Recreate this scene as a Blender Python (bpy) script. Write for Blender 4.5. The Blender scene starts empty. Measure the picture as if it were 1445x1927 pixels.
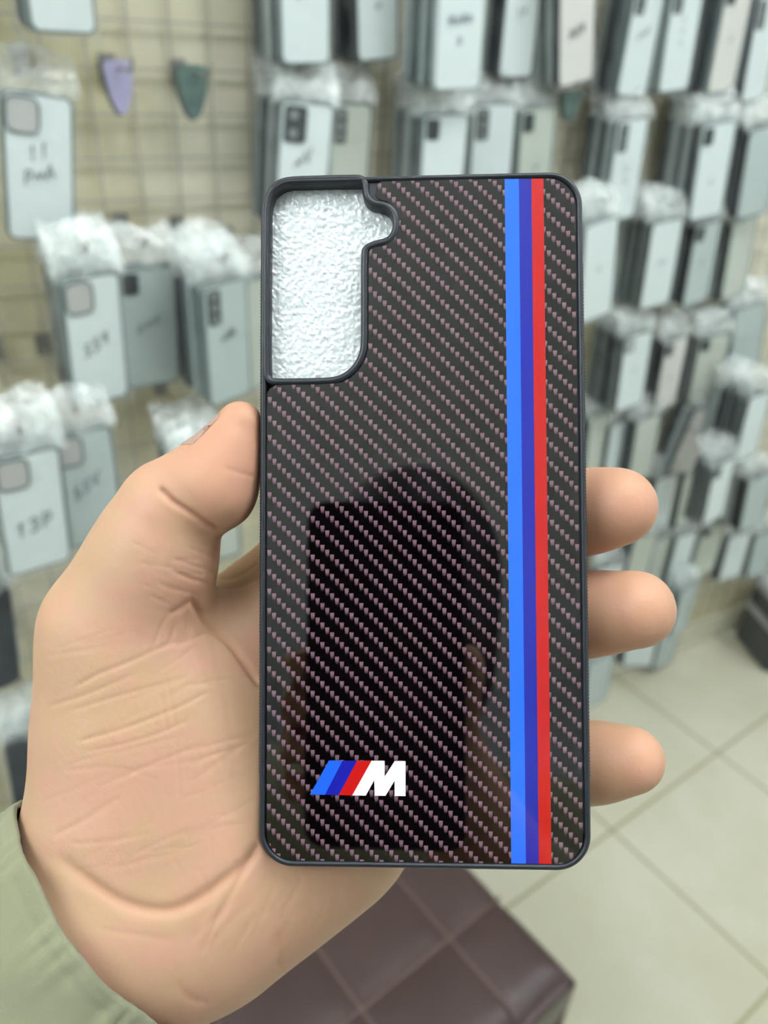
import bpy, bmesh, math, random
import numpy as np
from mathutils import Vector, Matrix, Euler
from mathutils.geometry import tessellate_polygon
random.seed(7); rng = np.random.RandomState(5)
S = bpy.context.scene
COL = S.collection

# ------------------------------------------------------------------ camera
F, CX, CY = 1500.0, 722.5, 963.5          # focal length and centre, in photograph pixels
CAM_H = 1.52
def camera_rotation():
    nad = np.array([560 - CX, 3380 - CY])
    n = np.array([nad[0] / F, -nad[1] / F, -1.0]); n /= np.linalg.norm(n)
    up = -n; fw = np.array([0, 0, -1.0]); fh = fw - up * fw.dot(up); fh /= np.linalg.norm(fh)
    rt = np.cross(fh, up); a = math.radians(30)
    return np.array([fh * math.sin(a) + rt * math.cos(a), fh * math.cos(a) - rt * math.sin(a), up])
RC = camera_rotation()
CAMM = Matrix(RC.tolist()).to_4x4(); CAMM.translation = (0, 0, CAM_H)
cd = bpy.data.cameras.new('camera'); cam = bpy.data.objects.new('camera', cd); COL.objects.link(cam)
cam.matrix_world = CAMM
cd.sensor_fit = 'VERTICAL'; cd.sensor_height = 24; cd.lens = F / 1927 * 24
cd.clip_start = 0.005; cd.clip_end = 30
cd.dof.use_dof = True; cd.dof.focus_distance = 0.187; cd.dof.aperture_fstop = cd.lens / 2.5
S.camera = cam
S.view_settings.view_transform = 'Standard'; S.view_settings.look = 'None'
S.view_settings.gamma = 1; S.view_settings.use_curve_mapping = False
S.view_settings.exposure = 0.42
S.cycles.transparent_max_bounces = 24
w = bpy.data.worlds.new('world'); S.world = w; w.use_nodes = True
w.node_tree.nodes['Background'].inputs[0].default_value = (0.9, 0.95, 1, 1)
w.node_tree.nodes['Background'].inputs[1].default_value = 0.3
LIGHT_POWER = 10.0          # emission strength of the ceiling luminaires
ROOM = dict(x0=-2.2, x1=4.0, y0=-2.6, y1=1.13, z=2.75)

def C2W(p):                                # camera-space point -> place
    return CAMM @ Vector(p)
def pxd(px, py, d):                        # pixel + distance along the optical axis
    return np.array([(px - CX) / F * d, -(py - CY) / F * d, -d])
def ray(px, py):
    return RC @ np.array([(px - CX) / F, -(py - CY) / F, -1.0])
def on_wall(px, py, D):
    r = ray(px, py); r = r * D / r[1]; return np.array([r[0], r[1], r[2] + CAM_H])
def on_level(px, py, z):
    r = ray(px, py); r = r * (z - CAM_H) / r[2]; return np.array([r[0], r[1], z])
def project(P):
    c = RC.T @ (np.array(P, float) - [0, 0, CAM_H]); return CX + F * c[0] / -c[2], CY - F * c[1] / -c[2]

# ------------------------------------------------------------------ materials
def rgb(r, g, b):                          # sRGB 0-255 -> linear
    f = lambda c: (c / 255 / 12.92) if c <= 10 else ((c / 255 + .055) / 1.055) ** 2.4
    return (f(r), f(g), f(b), 1)
class NT:
    def __init__(s, name):
        s.m = bpy.data.materials.new(name); s.m.use_nodes = True; s.t = s.m.node_tree; s.N = s.t.nodes
        s.b = s.N['Principled BSDF']; s.out = s.N['Material Output']
    def n(s, typ, **k):
        x = s.N.new(typ)
        for a, v in k.items(): setattr(x, a, v)
        return x
    def L(s, a, b): s.t.links.new(a, b)
    def put(s, sock, v):
        if isinstance(v, bpy.types.NodeSocket): s.L(v, sock)
        else: sock.default_value = v
    def math(s, op, a, b=None, c=None, clamp=False):
        x = s.n('ShaderNodeMath', operation=op, use_clamp=clamp)
        s.put(x.inputs[0], a)
        if b is not None: s.put(x.inputs[1], b)
        if c is not None: s.put(x.inputs[2], c)
        return x.outputs[0]
    def step(s, v, lo, hi):                # smooth step from lo to hi
        x = s.n('ShaderNodeMapRange', interpolation_type='SMOOTHSTEP')
        s.put(x.inputs[0], v); x.inputs[1].default_value = lo; x.inputs[2].default_value = hi
        return x.outputs[0]
    def mix(s, f, a, b, blend='MIX'):
        x = s.n('ShaderNodeMix', data_type='RGBA', blend_type=blend)
        s.put(x.inputs[0], f); s.put(x.inputs[6], a); s.put(x.inputs[7], b); return x.outputs[2]
    def obj(s): return s.n('ShaderNodeTexCoord').outputs['Object']
    def noise(s, scale, detail=3, vec=None, rough=.5):
        x = s.n('ShaderNodeTexNoise'); x.inputs['Scale'].default_value = scale; x.inputs['Detail'].default_value = detail
        x.inputs['Roughness'].default_value = rough
        if vec is not None: s.L(vec, x.inputs[0])
        return x.outputs[0]
    def bump(s, h, strength, dist):
        x = s.n('ShaderNodeBump'); x.inputs['Strength'].default_value = strength; x.inputs['Distance'].default_value = dist
        s.L(h, x.inputs['Height']); s.L(x.outputs[0], s.b.inputs['Normal'])
def simple(name, col, rough=.5, spec=.5, metal=0, var=.06, scale=30, coat=0):
    t = NT(name); v = t.noise(scale, 2, t.obj())
    dark = tuple(c * (1 - var) for c in col[:3]) + (1,); lite = tuple(min(1, c * (1 + var)) for c in col[:3]) + (1,)
    t.put(t.b.inputs['Base Color'], t.mix(v, dark, lite))
    t.b.inputs['Roughness'].default_value = rough; t.b.inputs['Specular IOR Level'].default_value = spec
    t.b.inputs['Metallic'].default_value = metal; t.b.inputs['Coat Weight'].default_value = coat
    return t.m
M = {}
M['rubber'] = simple('black_rubber', rgb(29, 34, 42), .42, .5, var=.15, scale=900)
M['white_ink'] = simple('white_print', rgb(240, 242, 245), .4, var=.01, coat=1)
M['blue_ink'] = simple('bright_blue_print', (.006, .11, .9, 1), .4, var=.02, coat=1)
M['navy_ink'] = simple('deep_blue_print', (.002, .004, .33, 1), .4, var=.02, coat=1)
M['red_ink'] = simple('red_print', (.52, .0, .0, 1), .4, var=.02, coat=1)
for k in ('white_ink', 'blue_ink', 'navy_ink', 'red_ink'):
    M[k].node_tree.nodes['Principled BSDF'].inputs['Coat Roughness'].default_value = .02
# woven gloss panel
t = NT('woven_gloss_print')
sp = t.n('ShaderNodeSeparateXYZ'); t.L(t.obj(), sp.inputs[0])
x = t.math('MULTIPLY', sp.outputs[0], 1000.0); y = t.math('MULTIPLY', sp.outputs[1], 1000.0)
u = t.math('DIVIDE', t.math('ADD', x, 10.80), 1.1395); v = t.math('DIVIDE', t.math('SUBTRACT', y, 57.25), 1.1338)
i = t.math('ROUND', u); fu = t.math('SUBTRACT', u, i)
tt = t.math('SUBTRACT', t.math('FLOORED_MODULO', t.math('ADD', t.math('ADD', v, i), 2.0), 4.0), 2.0)
wid = t.math('ADD', .365, t.math('MULTIPLY', tt, .10))
hor = t.step(t.math('SUBTRACT', t.math('ABSOLUTE', fu), wid), .09, -.05)
top = t.step(tt, .62, .42); bot = t.step(tt, -1.15, .12)
dot = t.math('MULTIPLY', t.math('MULTIPLY', hor, top), bot)
nz = t.noise(400, 2, t.obj())
ribs = t.math('MULTIPLY', t.step(t.math('SINE', t.math('MULTIPLY', u, 25.0)), -1, 1), .25)
dark = t.mix(t.math('ADD', ribs, t.math('MULTIPLY', nz, .4)), (.0008, .0004, .0006, 1), (.003, .0018, .0025, 1))
pink = t.mix(nz, rgb(112, 82, 97), rgb(126, 100, 110))
col = t.mix(dot, dark, pink)
def band(a, b): return t.math('MULTIPLY', t.math('GREATER_THAN', x, a), t.math('LESS_THAN', x, b))
col = t.mix(band(20.05, 23.37), col, (.009, .135, 1.0, 1))
col = t.mix(band(23.37, 26.32), col, (.003, .009, .33, 1))
col = t.mix(band(26.32, 29.15), col, (.50, .001, .002, 1))
t.put(t.b.inputs['Base Color'], col); t.b.inputs['Roughness'].default_value = .45
t.b.inputs['Specular IOR Level'].default_value = .0
t.b.inputs['Coat Weight'].default_value = 1; t.b.inputs['Coat Roughness'].default_value = .012; t.b.inputs['Coat IOR'].default_value = 1.85
M['panel'] = t.m
# foam
t = NT('white_foam'); vor = t.n('ShaderNodeTexVoronoi'); vor.inputs['Scale'].default_value = 900; t.L(t.obj(), vor.inputs[0])
t.put(t.b.inputs['Base Color'], t.mix(t.noise(500, 2, t.obj()), (.55, .59, .60, 1), (.66, .69, .70, 1)))
t.b.inputs['Roughness'].default_value = .22; t.b.inputs['Subsurface Weight'].default_value = .3
t.b.inputs['Subsurface Radius'].default_value = (1, 1, 1); t.b.inputs['Subsurface Scale'].default_value = .002
t.b.inputs['Specular IOR Level'].default_value = .9
t.bump(vor.outputs[0], .45, .0004); M['foam'] = t.m
# skin
t = NT('skin'); o = t.obj()
at = t.n('ShaderNodeAttribute'); at.attribute_name = 'flush'
mot = t.step(t.noise(48, 5, o, .65), .38, .66); mot2 = t.noise(260, 3, o, .6)
base = t.mix(mot, (.50, .315, .19, 1), (.545, .30, .21, 1))
base = t.mix(t.math('MULTIPLY', mot2, .35), base, (.55, .37, .25, 1))
base = t.mix(at.outputs['Fac'], base, (.54, .265, .17, 1))
t.put(t.b.inputs['Base Color'], base)
t.b.inputs['Roughness'].default_value = .52; t.b.inputs['Specular IOR Level'].default_value = .35
t.b.inputs['Subsurface Weight'].default_value = .22; t.b.inputs['Subsurface Radius'].default_value = (1, .35, .18)
t.b.inputs['Subsurface Scale'].default_value = .004
mp = t.n('ShaderNodeMapping'); mp.inputs['Rotation'].default_value = (.3, .6, .5); mp.inputs['Scale'].default_value = (700, 260, 900); t.L(o, mp.inputs[0])
fine = t.noise(1.0, 4, mp.outputs[0], .65)
vo = t.n('ShaderNodeTexVoronoi', feature='DISTANCE_TO_EDGE'); vo.inputs['Scale'].default_value = 420; t.L(o, vo.inputs[0])
t.bump(t.math('ADD', fine, t.math('MULTIPLY', t.step(vo.outputs[0], 0, .12), .12)), .28, .00015)
M['skin'] = t.m
M['nail'] = simple('fingernail', (.78, .56, .47, 1), .3, .5, var=.04)
M['hair'] = simple('black_hair', (.01, .008, .007, 1), .6, .3, var=.3, scale=200)
M['trousers'] = simple('dark_cloth', (.02, .02, .024, 1), .9, .2)
M['shoe'] = simple('shoe_leather', (.03, .02, .015, 1), .5)
def cloth(name, a, b):
    t = NT(name); o = t.n('ShaderNodeTexCoord').outputs['UV']
    wv = t.n('ShaderNodeTexWave', wave_type='BANDS', bands_direction='X'); wv.inputs['Scale'].default_value = 90; t.L(o, wv.inputs[0])
    wv2 = t.n('ShaderNodeTexWave', wave_type='BANDS', bands_direction='Y'); wv2.inputs['Scale'].default_value = 90; t.L(o, wv2.inputs[0])
    ob = t.obj(); big = t.noise(60, 4, ob, .6)
    t.put(t.b.inputs['Base Color'], t.mix(big, a, b)); t.b.inputs['Roughness'].default_value = .85
    t.b.inputs['Specular IOR Level'].default_value = .25; t.b.inputs['Sheen Weight'].default_value = .2
    h = t.math('ADD', t.math('MULTIPLY', t.noise(2600, 2, ob), 1.0), t.math('MULTIPLY', t.math('ADD', wv.outputs[1], wv2.outputs[1]), .5))
    t.bump(h, .3, .0002); return t.m
M['shirt'] = cloth('olive_cotton', rgb(124, 126, 100), rgb(143, 144, 117))
M['phone_glass'] = simple('dark_phone_shell', (.012, .012, .014, 1), .35, .3)
# background materials
M['card'] = simple('white_card', rgb(210, 219, 217), .35, .4, var=.02, scale=20)
M['card_warm'] = simple('ivory_card', rgb(208, 206, 198), .4, .4, var=.02, scale=20)
M['card_grey'] = simple('grey_film_card', rgb(176, 187, 184), .3, .5, var=.08, scale=14)
M['card_green'] = simple('greenish_card', rgb(184, 190, 177), .4, .4, var=.04, scale=14)
M['card_dark'] = simple('dark_case_back', rgb(48, 54, 58), .25, .5, var=.2, scale=20)
M['rim_grey'] = simple('smoky_rim', rgb(92, 104, 104), .3, .5, var=.25, scale=40)
M['rim_dark'] = simple('charcoal_rim', rgb(44, 52, 58), .3, .5, var=.25, scale=40)
M['rim_light'] = simple('clear_rim', rgb(150, 160, 158), .25, .6, var=.15, scale=40)
M['win_light'] = simple('frosted_window', rgb(178, 178, 174), .3, var=.04)
M['win_dark'] = simple('black_window', rgb(34, 42, 44), .25, var=.2, scale=60)
M['lens'] = simple('lens_ring', rgb(120, 126, 122), .2)
M['ink'] = simple('marker_ink', rgb(62, 66, 78), .5)
M['ink_blue'] = simple('blue_marker_ink', rgb(62, 72, 110), .5)
def bag(name, opac, tint, rough):
    t = NT(name); tr = t.n('ShaderNodeBsdfTransparent'); tr.inputs[0].default_value = (1, 1, 1, 1)
    mx = t.n('ShaderNodeMixShader'); o = t.obj()
    nz = t.noise(45, 3, o); ge = t.n('ShaderNodeNewGeometry'); dp = t.n('ShaderNodeVectorMath', operation='DOT_PRODUCT')
    t.L(ge.outputs['Incoming'], dp.inputs[0]); t.L(ge.outputs['Normal'], dp.inputs[1])
    fres = t.math('POWER', t.math('SUBTRACT', 1.0, t.math('ABSOLUTE', dp.outputs['Value'])), 4.0)
    fac = t.math('ADD', t.math('MULTIPLY', t.step(nz, .2, .8), opac * .7), t.math('ADD', opac * .6, t.math('MULTIPLY', fres, .5)), clamp=True)
    t.L(fac, mx.inputs[0]); t.L(tr.outputs[0], mx.inputs[1]); t.L(t.b.outputs[0], mx.inputs[2]); t.L(mx.outputs[0], t.out.inputs[0])
    t.b.inputs['Base Color'].default_value = tint; t.b.inputs['Roughness'].default_value = rough
    t.b.inputs['Specular IOR Level'].default_value = 1.0
    t.bump(t.noise(40, 2, o, .4), .7, .006); return t.m
M['bag'] = bag('clear_plastic_flap', .36, rgb(226, 232, 228), .13)
M['film'] = bag('clear_plastic_film', .06, rgb(205, 212, 208), .10)
# wall board behind the wire grid
t = NT('beige_board'); o = t.obj()
t.put(t.b.inputs['Base Color'], t.mix(t.step(t.noise(2.2, 2, o), .35, .65), rgb(204, 196, 160), rgb(218, 212, 190)))
t.b.inputs['Roughness'].default_value = .45; M['board'] = t.m
M['wire'] = simple('grey_wire', rgb(176, 172, 158), .35, .5, metal=.2)
M['hook'] = simple('hook_wire', rgb(150, 148, 142), .3, .5, metal=.6)
M['plaster'] = simple('cream_plaster', rgb(228, 236, 242), .8, .2, var=.02, scale=3)
M['ceiling'] = simple('white_ceiling', rgb(243, 246, 247), .9, .2, var=.02, scale=3)
t = NT('floor_tiles'); sp = t.n('ShaderNodeSeparateXYZ'); o = t.obj(); t.L(o, sp.inputs[0])
side = .4036
def grout(c):
    f = t.math('ABSOLUTE', t.math('SUBTRACT', t.math('FLOORED_MODULO', t.math('ADD', t.math('DIVIDE', c, side), .5), 1.0), .5))
    return t.step(f, .011, .007)
g = t.math('MAXIMUM', grout(sp.outputs[0]), grout(sp.outputs[1]))
cl = t.mix(t.step(t.noise(3.5, 4, o, .6), .3, .7), rgb(196, 192, 168), rgb(206, 203, 184))
cl = t.mix(t.step(t.noise(30, 4, o, .7), .62, .75), cl, rgb(190, 186, 160))
t.put(t.b.inputs['Base Color'], t.mix(g, cl, rgb(158, 152, 118))); t.b.inputs['Roughness'].default_value = .22
t.b.inputs['Specular IOR Level'].default_value = .45
M['floor'] = t.m
t = NT('brown_leather'); o = t.obj()
t.put(t.b.inputs['Base Color'], t.mix(t.noise(9, 4, o), rgb(62, 47, 46), rgb(74, 57, 55))); t.b.inputs['Roughness'].default_value = .4
t.bump(t.noise(260, 4, o), .3, .001); M['leather'] = t.m
M['seam'] = simple('seam_piping', rgb(104, 84, 76), .5)
M['tag_violet'] = simple('violet_tag', rgb(165, 160, 190), .35)
M['tag_teal'] = simple('teal_tag', rgb(84, 104, 98), .3, var=.5, scale=60)
M['tag_back'] = simple('dark_tag_back', rgb(96, 100, 92), .4)
M['box_dark'] = simple('dark_grey_box', rgb(72, 74, 74), .35, var=.3, scale=25)
M['box_pale'] = simple('pale_plastic_strip', rgb(165, 168, 168), .3, var=.1)
t = NT('lamp_glow'); t.b.inputs['Base Color'].default_value = (.9, .9, .9, 1)
t.b.inputs['Emission Color'].default_value = (.93, .98, 1, 1); t.b.inputs['Emission Strength'].default_value = LIGHT_POWER; M['glow'] = t.m
M['lamp_frame'] = simple('lamp_frame', rgb(225, 225, 225), .4)

# ------------------------------------------------------------------ mesh helpers
def new_obj(name, me, mat=None, parent=None, smooth=False):
    o = bpy.data.objects.new(name, me); COL.objects.link(o)
    if mat is not None:
        for m_ in (mat if isinstance(mat, (list, tuple)) else [mat]): me.materials.append(m_)
    if parent is not None: o.parent = parent
    if smooth: me.polygons.foreach_set('use_smooth', [True] * len(me.polygons))
    return o
def from_bm(name, bm, mat=None, parent=None, smooth=False):
    bmesh.ops.recalc_face_normals(bm, faces=bm.faces)
    me = bpy.data.meshes.new(name); bm.to_mesh(me); bm.free(); return new_obj(name, me, mat, parent, smooth)
def from_data(name, V, Fs, mat=None, parent=None, smooth=False):
    me = bpy.data.meshes.new(name); me.from_pydata([tuple(map(float, v)) for v in V], [], [tuple(f) for f in Fs]); me.update()
    return new_obj(name, me, mat, parent, smooth)
def empty(name, loc=(0, 0, 0), rot=None):
    o = bpy.data.objects.new(name, None); COL.objects.link(o); o.location = loc; o.empty_display_size = .02
    if rot is not None: o.rotation_euler = rot
    return o
def tag(o, label, cat, group=None):
    o['label'] = label; o['category'] = cat
    if group: o['group'] = group
    return o
def structure(o): o['kind'] = 'structure'; return o
def box(bm, c, s, mi=0, rot=None):
    r = bmesh.ops.create_cube(bm, size=1.0); vs = r['verts']
    bmesh.ops.scale(bm, vec=s, verts=vs)
    if rot is not None: bmesh.ops.rotate(bm, cent=(0, 0, 0), matrix=rot, verts=vs)
    bmesh.ops.translate(bm, vec=c, verts=vs)
    for f in {f for v_ in vs for f in v_.link_faces}: f.material_index = mi
    return vs
def tube_path(bm, pts, r, seg=8):
    pts = [Vector(p) for p in pts]; rings = []
    for k, p in enumerate(pts):
        d = (pts[min(k + 1, len(pts) - 1)] - pts[max(k - 1, 0)]).normalized()
        a = d.orthogonal().normalized() if k == 0 else (rings_a - d * rings_a.dot(d)).normalized()
        rings_a = a; b = d.cross(a)
        rings.append([bm.verts.new(p + (a * math.cos(q) + b * math.sin(q)) * r) for q in [2 * math.pi * j / seg for j in range(seg)]])
    for A, B in zip(rings, rings[1:]):
        for j in range(seg): bm.faces.new((A[j], A[(j + 1) % seg], B[(j + 1) % seg], B[j]))
    bm.faces.new(rings[0][::-1]); bm.faces.new(rings[-1])
def rrect(w_, h_, r, n=8, cx=0, cy=0):      # rounded rectangle, counter-clockwise
    out = []
    for (sx, sy, a0) in ((1, 1, 0), (-1, 1, 90), (-1, -1, 180), (1, -1, 270)):
        for k in range(n + 1):
            a = math.radians(a0 + 90 * k / n); out.append((cx + sx * (w_ / 2 - r) + r * math.cos(a), cy + sy * (h_ / 2 - r) + r * math.sin(a)))
    return out
def prism(bm, loops, z0, z1, mi=0, M_=None):  # plate with holes: loops[0] outer, others holes
    top = [[bm.verts.new((x_, y_, z1)) for x_, y_ in L] for L in loops]; bo = [[bm.verts.new((x_, y_, z0)) for x_, y_ in L] for L in loops]
    ft = [q for L in top for q in L]; fb = [q for L in bo for q in L]
    for tri in tessellate_polygon([[Vector((x_, y_, 0)) for x_, y_ in L] for L in loops]):
        for Q in (ft, fb):
            try: bm.faces.new([Q[q] for q in tri]).material_index = mi
            except ValueError: pass
    for A, B in zip(top, bo):
        for k in range(len(A)): bm.faces.new((A[k], A[(k + 1) % len(A)], B[(k + 1) % len(A)], B[k])).material_index = mi
def offset_loop(P, d):                      # offset of a closed loop along its outward normals (ccw loop: d > 0 grows)
    P = [np.array(p, float) for p in P]; out = []
    for k in range(len(P)):
        a = P[k] - P[k - 1]; b = P[(k + 1) % len(P)] - P[k]
        a /= np.linalg.norm(a) + 1e-12; b /= np.linalg.norm(b) + 1e-12
        n1 = np.array([a[1], -a[0]]); n2 = np.array([b[1], -b[0]]); n = n1 + n2; n /= np.linalg.norm(n)
        out.append(tuple(P[k] + n * d / max(.5, n.dot(n1))))
    return out
def smooth_loop(P, it=2):                   # Chaikin corner cutting, closed
    for _ in range(it):
        Q = []
        for k in range(len(P)):
            a = np.array(P[k], float); b = np.array(P[(k + 1) % len(P)], float)
            Q += [tuple(.75 * a + .25 * b), tuple(.25 * a + .75 * b)]
        P = Q
    return P
def sweep(bm, loops_z, close_prof=False):   # loops_z: list of (loop, z) with equal counts
    R = [[bm.verts.new((x_, y_, z_)) for x_, y_ in L] for L, z_ in loops_z]
    pairs = list(zip(R, R[1:])) + ([(R[-1], R[0])] if close_prof else [])
    for A, B in pairs:
        for k in range(len(A)): bm.faces.new((A[k], A[(k + 1) % len(A)], B[(k + 1) % len(A)], B[k]))

# signed distance fields and surface nets, for the hand and the body
def surface_net(fn, lo, hi, h):
    ax = [np.arange(lo[k], hi[k] + h, h, dtype=np.float32) for k in range(3)]
    X, Y, Z = np.meshgrid(*ax, indexing='ij', sparse=True)
    D = np.broadcast_to(fn(X, Y, Z), (len(ax[0]), len(ax[1]), len(ax[2]))).astype(np.float32)
    s = D < 0; n = np.array(D.shape) - 1
    cnt = np.zeros(n, np.int8)
    c8 = [(a, b, c) for a in (0, 1) for b in (0, 1) for c in (0, 1)]
    sl = lambda c: tuple(slice(c[k], c[k] + n[k]) for k in range(3))
    for c in c8: cnt += s[sl(c)]
    act = np.argwhere((cnt > 0) & (cnt < 8)); idx = -np.ones(n, np.int64); idx[tuple(act.T)] = np.arange(len(act))
    acc = np.zeros((len(act), 3)); num = np.zeros(len(act))
    for a in c8:
        for k in range(3):
            if a[k]: continue
            b = list(a); b[k] = 1
            da = D[tuple((act + a).T)]; db = D[tuple((act + b).T)]
            m_ = (da < 0) != (db < 0); tt_ = np.where(m_, da / np.where(m_, da - db, 1), 0)
            p = np.array(a, float)[None] + np.zeros((len(act), 1)); p[:, k] += tt_
            acc[m_] += p[m_]; num[m_] += 1
    V = (act + acc / num[:, None]) * h + np.array([q[0] for q in ax])
    Fs = []
    for k in range(3):
        i_, j_ = (k + 1) % 3, (k + 2) % 3
        A = [slice(None)] * 3; B = [slice(None)] * 3; A[k] = slice(0, -1); B[k] = slice(1, None)
        e = s[tuple(A)] != s[tuple(B)]; P = np.argwhere(e)
        P = P[(P[:, i_] > 0) & (P[:, j_] > 0) & (P[:, i_] < n[i_]) & (P[:, j_] < n[j_])]
        ui = np.zeros(3, int); ui[i_] = 1; uj = np.zeros(3, int); uj[j_] = 1
        q = np.stack([idx[tuple((P - ui - uj).T)], idx[tuple((P - uj).T)], idx[tuple(P.T)], idx[tuple((P - ui).T)]], 1)
        flip = ~s[tuple(P.T)]; q[flip] = q[flip][:, ::-1]; Fs.append(q)
    Fs = np.concatenate(Fs); return V, Fs[(Fs >= 0).all(1)]
def net_mesh(name, V, Fs):
    me = bpy.data.meshes.new(name); me.vertices.add(len(V)); me.vertices.foreach_set('co', np.asarray(V, np.float32).ravel())
    me.loops.add(len(Fs) * 4); me.loops.foreach_set('vertex_index', Fs.astype(np.int32).ravel())
    me.polygons.add(len(Fs)); me.polygons.foreach_set('loop_start', np.arange(0, len(Fs) * 4, 4, dtype=np.int32))
    me.update(calc_edges=True); me.validate(); me.polygons.foreach_set('use_smooth', [True] * len(me.polygons)); return me
def smin(a, b, k):
    h = np.maximum(k - np.abs(a - b), 0) / k; return np.minimum(a, b) - h * h * k * .25
def smax(a, b, k): return -smin(-a, -b, k)
def cone(a, b, ra, rb):                     # capsule whose radius runs from ra to rb
    a = np.asarray(a, np.float32); b = np.asarray(b, np.float32); ab = b - a; L2 = float(ab.dot(ab))
    def f(X, Y, Z):
        px_, py_, pz_ = X - a[0], Y - a[1], Z - a[2]
        t_ = np.clip((px_ * ab[0] + py_ * ab[1] + pz_ * ab[2]) / L2, 0, 1)
        return np.sqrt((px_ - t_ * ab[0]) ** 2 + (py_ - t_ * ab[1]) ** 2 + (pz_ - t_ * ab[2]) ** 2) - (ra + t_ * (rb - ra))
    return f
def ellip(c, r, R=None):
    c = np.asarray(c, float); r = np.asarray(r, float)
    R = np.eye(3) if R is None else R
    def f(X, Y, Z):
        q = [(X - c[0]), (Y - c[1]), (Z - c[2])]
        p = [q[0] * R[0][k] + q[1] * R[1][k] + q[2] * R[2][k] for k in range(3)]
        k0 = np.sqrt(sum((p[k] / r[k]) ** 2 for k in range(3))); k1 = np.sqrt(sum((p[k] / r[k] ** 2) ** 2 for k in range(3)))
        return k0 * (k0 - 1.0) / np.maximum(k1, 1e-6)
    return f
def subdivided(me, levels):
    o = bpy.data.objects.new('tmp', me); COL.objects.link(o)
    md = o.modifiers.new('s', 'SUBSURF'); md.levels = levels; md.render_levels = levels
    dg = bpy.context.evaluated_depsgraph_get(); r = bpy.data.meshes.new_from_object(o.evaluated_get(dg))
    bpy.data.objects.remove(o); return r

# ------------------------------------------------------------------ the room
R_ = ROOM; zc = R_['z']; xm = (R_['x0'] + R_['x1']) / 2; ym = (R_['y0'] + R_['y1']) / 2; W_ = R_['x1'] - R_['x0']; H_ = R_['y1'] - R_['y0']
def slab(name, c, s, mat, loc=(0, 0, 0), rz=0):
    bm = bmesh.new(); box(bm, c, s); o = from_bm(name, bm, mat); o.location = loc; o.rotation_euler = (0, 0, rz); return structure(o)
ta = on_level(1152, 1563, 0); tb = on_level(1350, 1417, 0); ang = math.atan2(tb[1] - ta[1], tb[0] - ta[0])
bm = bmesh.new(); rr = Matrix.Rotation(-ang, 3, 'Z'); base = Vector((ta[0], ta[1], 0))
vs = [bm.verts.new(rr @ (Vector((px_, py_, 0)) - base)) for px_, py_ in ((R_['x0'], R_['y0']), (R_['x1'], R_['y0']), (R_['x1'], R_['y1']), (R_['x0'], R_['y1']))]
bm.faces.new(vs); e = bmesh.ops.extrude_face_region(bm, geom=bm.faces[:]); bmesh.ops.translate(bm, vec=(0, 0, -.05), verts=[q for q in e['geom'] if isinstance(q, bmesh.types.BMVert)])
fl = structure(from_bm('floor', bm, M['floor'])); fl.location = (ta[0], ta[1], 0); fl.rotation_euler = (0, 0, ang)
slab('ceiling', (xm, ym, zc + .05), (W_ + .2, H_ + .2, .1), M['ceiling'])
slab('wall_back', (xm, R_['y1'] + .05, zc / 2), (W_ + .2, .1, zc), M['board'])
slab('wall_front', (xm, R_['y0'] - .05, zc / 2), (W_ + .2, .1, zc), M['plaster'])
slab('wall_left', (R_['x0'] - .05, ym, zc / 2), (.1, H_, zc), M['plaster'])
slab('wall_right', (R_['x1'] + .05, ym, zc / 2), (.1, H_, zc), M['plaster'])
slab('baseboard_back', (xm, R_['y1'] - .008, .04), (W_, .016, .08), M['floor'])
# ceiling luminaires; the last two are added to brighten the cards on the wall
LAMPS = [(-1.3, -.05, 1.2, .3, 'above the left end of the display'), (.5, -.02, 1.2, .3, 'above the middle of the display'), (2.4, -.05, 1.2, .3, 'above the right end of the display'),
         (1.9, -1.5, 1.2, .3, 'added behind the photographer to brighten the wall cards'), (-1.55, .55, .9, .3, 'added at the far left to brighten the display')]
for (lx, ly, a_, b_, d_) in LAMPS:
    e = tag(empty('ceiling_light', (lx, ly, zc - .16)), 'white fluorescent ceiling light ' + d_, 'ceiling light', 'fluorescent ceiling lights')
    bm = bmesh.new(); prism(bm, [rrect(a_ + .06, b_ + .06, .01, 2), rrect(a_, b_, .005, 2)], -.05, 0); from_bm('lamp_frame', bm, M['lamp_frame'], e)
    bm = bmesh.new(); box(bm, (0, 0, -.025), (a_, b_, .02)); from_bm('diffuser', bm, M['glow'], e)
    bm = bmesh.new(); [box(bm, (q * a_ * .35, 0, .08), (.008, .008, .16)) for q in (-1, 1)]; from_bm('hanger', bm, M['lamp_frame'], e)
# wire grid on the wall
bm = bmesh.new(); yw = R_['y1'] - .012
for k in range(int(5.2 / .05)):
    x_ = -1.3 + .05 * k; box(bm, (x_, yw, 1.25), (.0026, .0026, 2.3))
for k in range(47): box(bm, (1.3, yw - .0035, .1 + .05 * k), (5.2, .0026, .0026))
tag(from_bm('wire_grid_panel', bm, M['wire']), 'grey wire grid panel on the beige wall carrying the hooks', 'wire grid')

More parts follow.
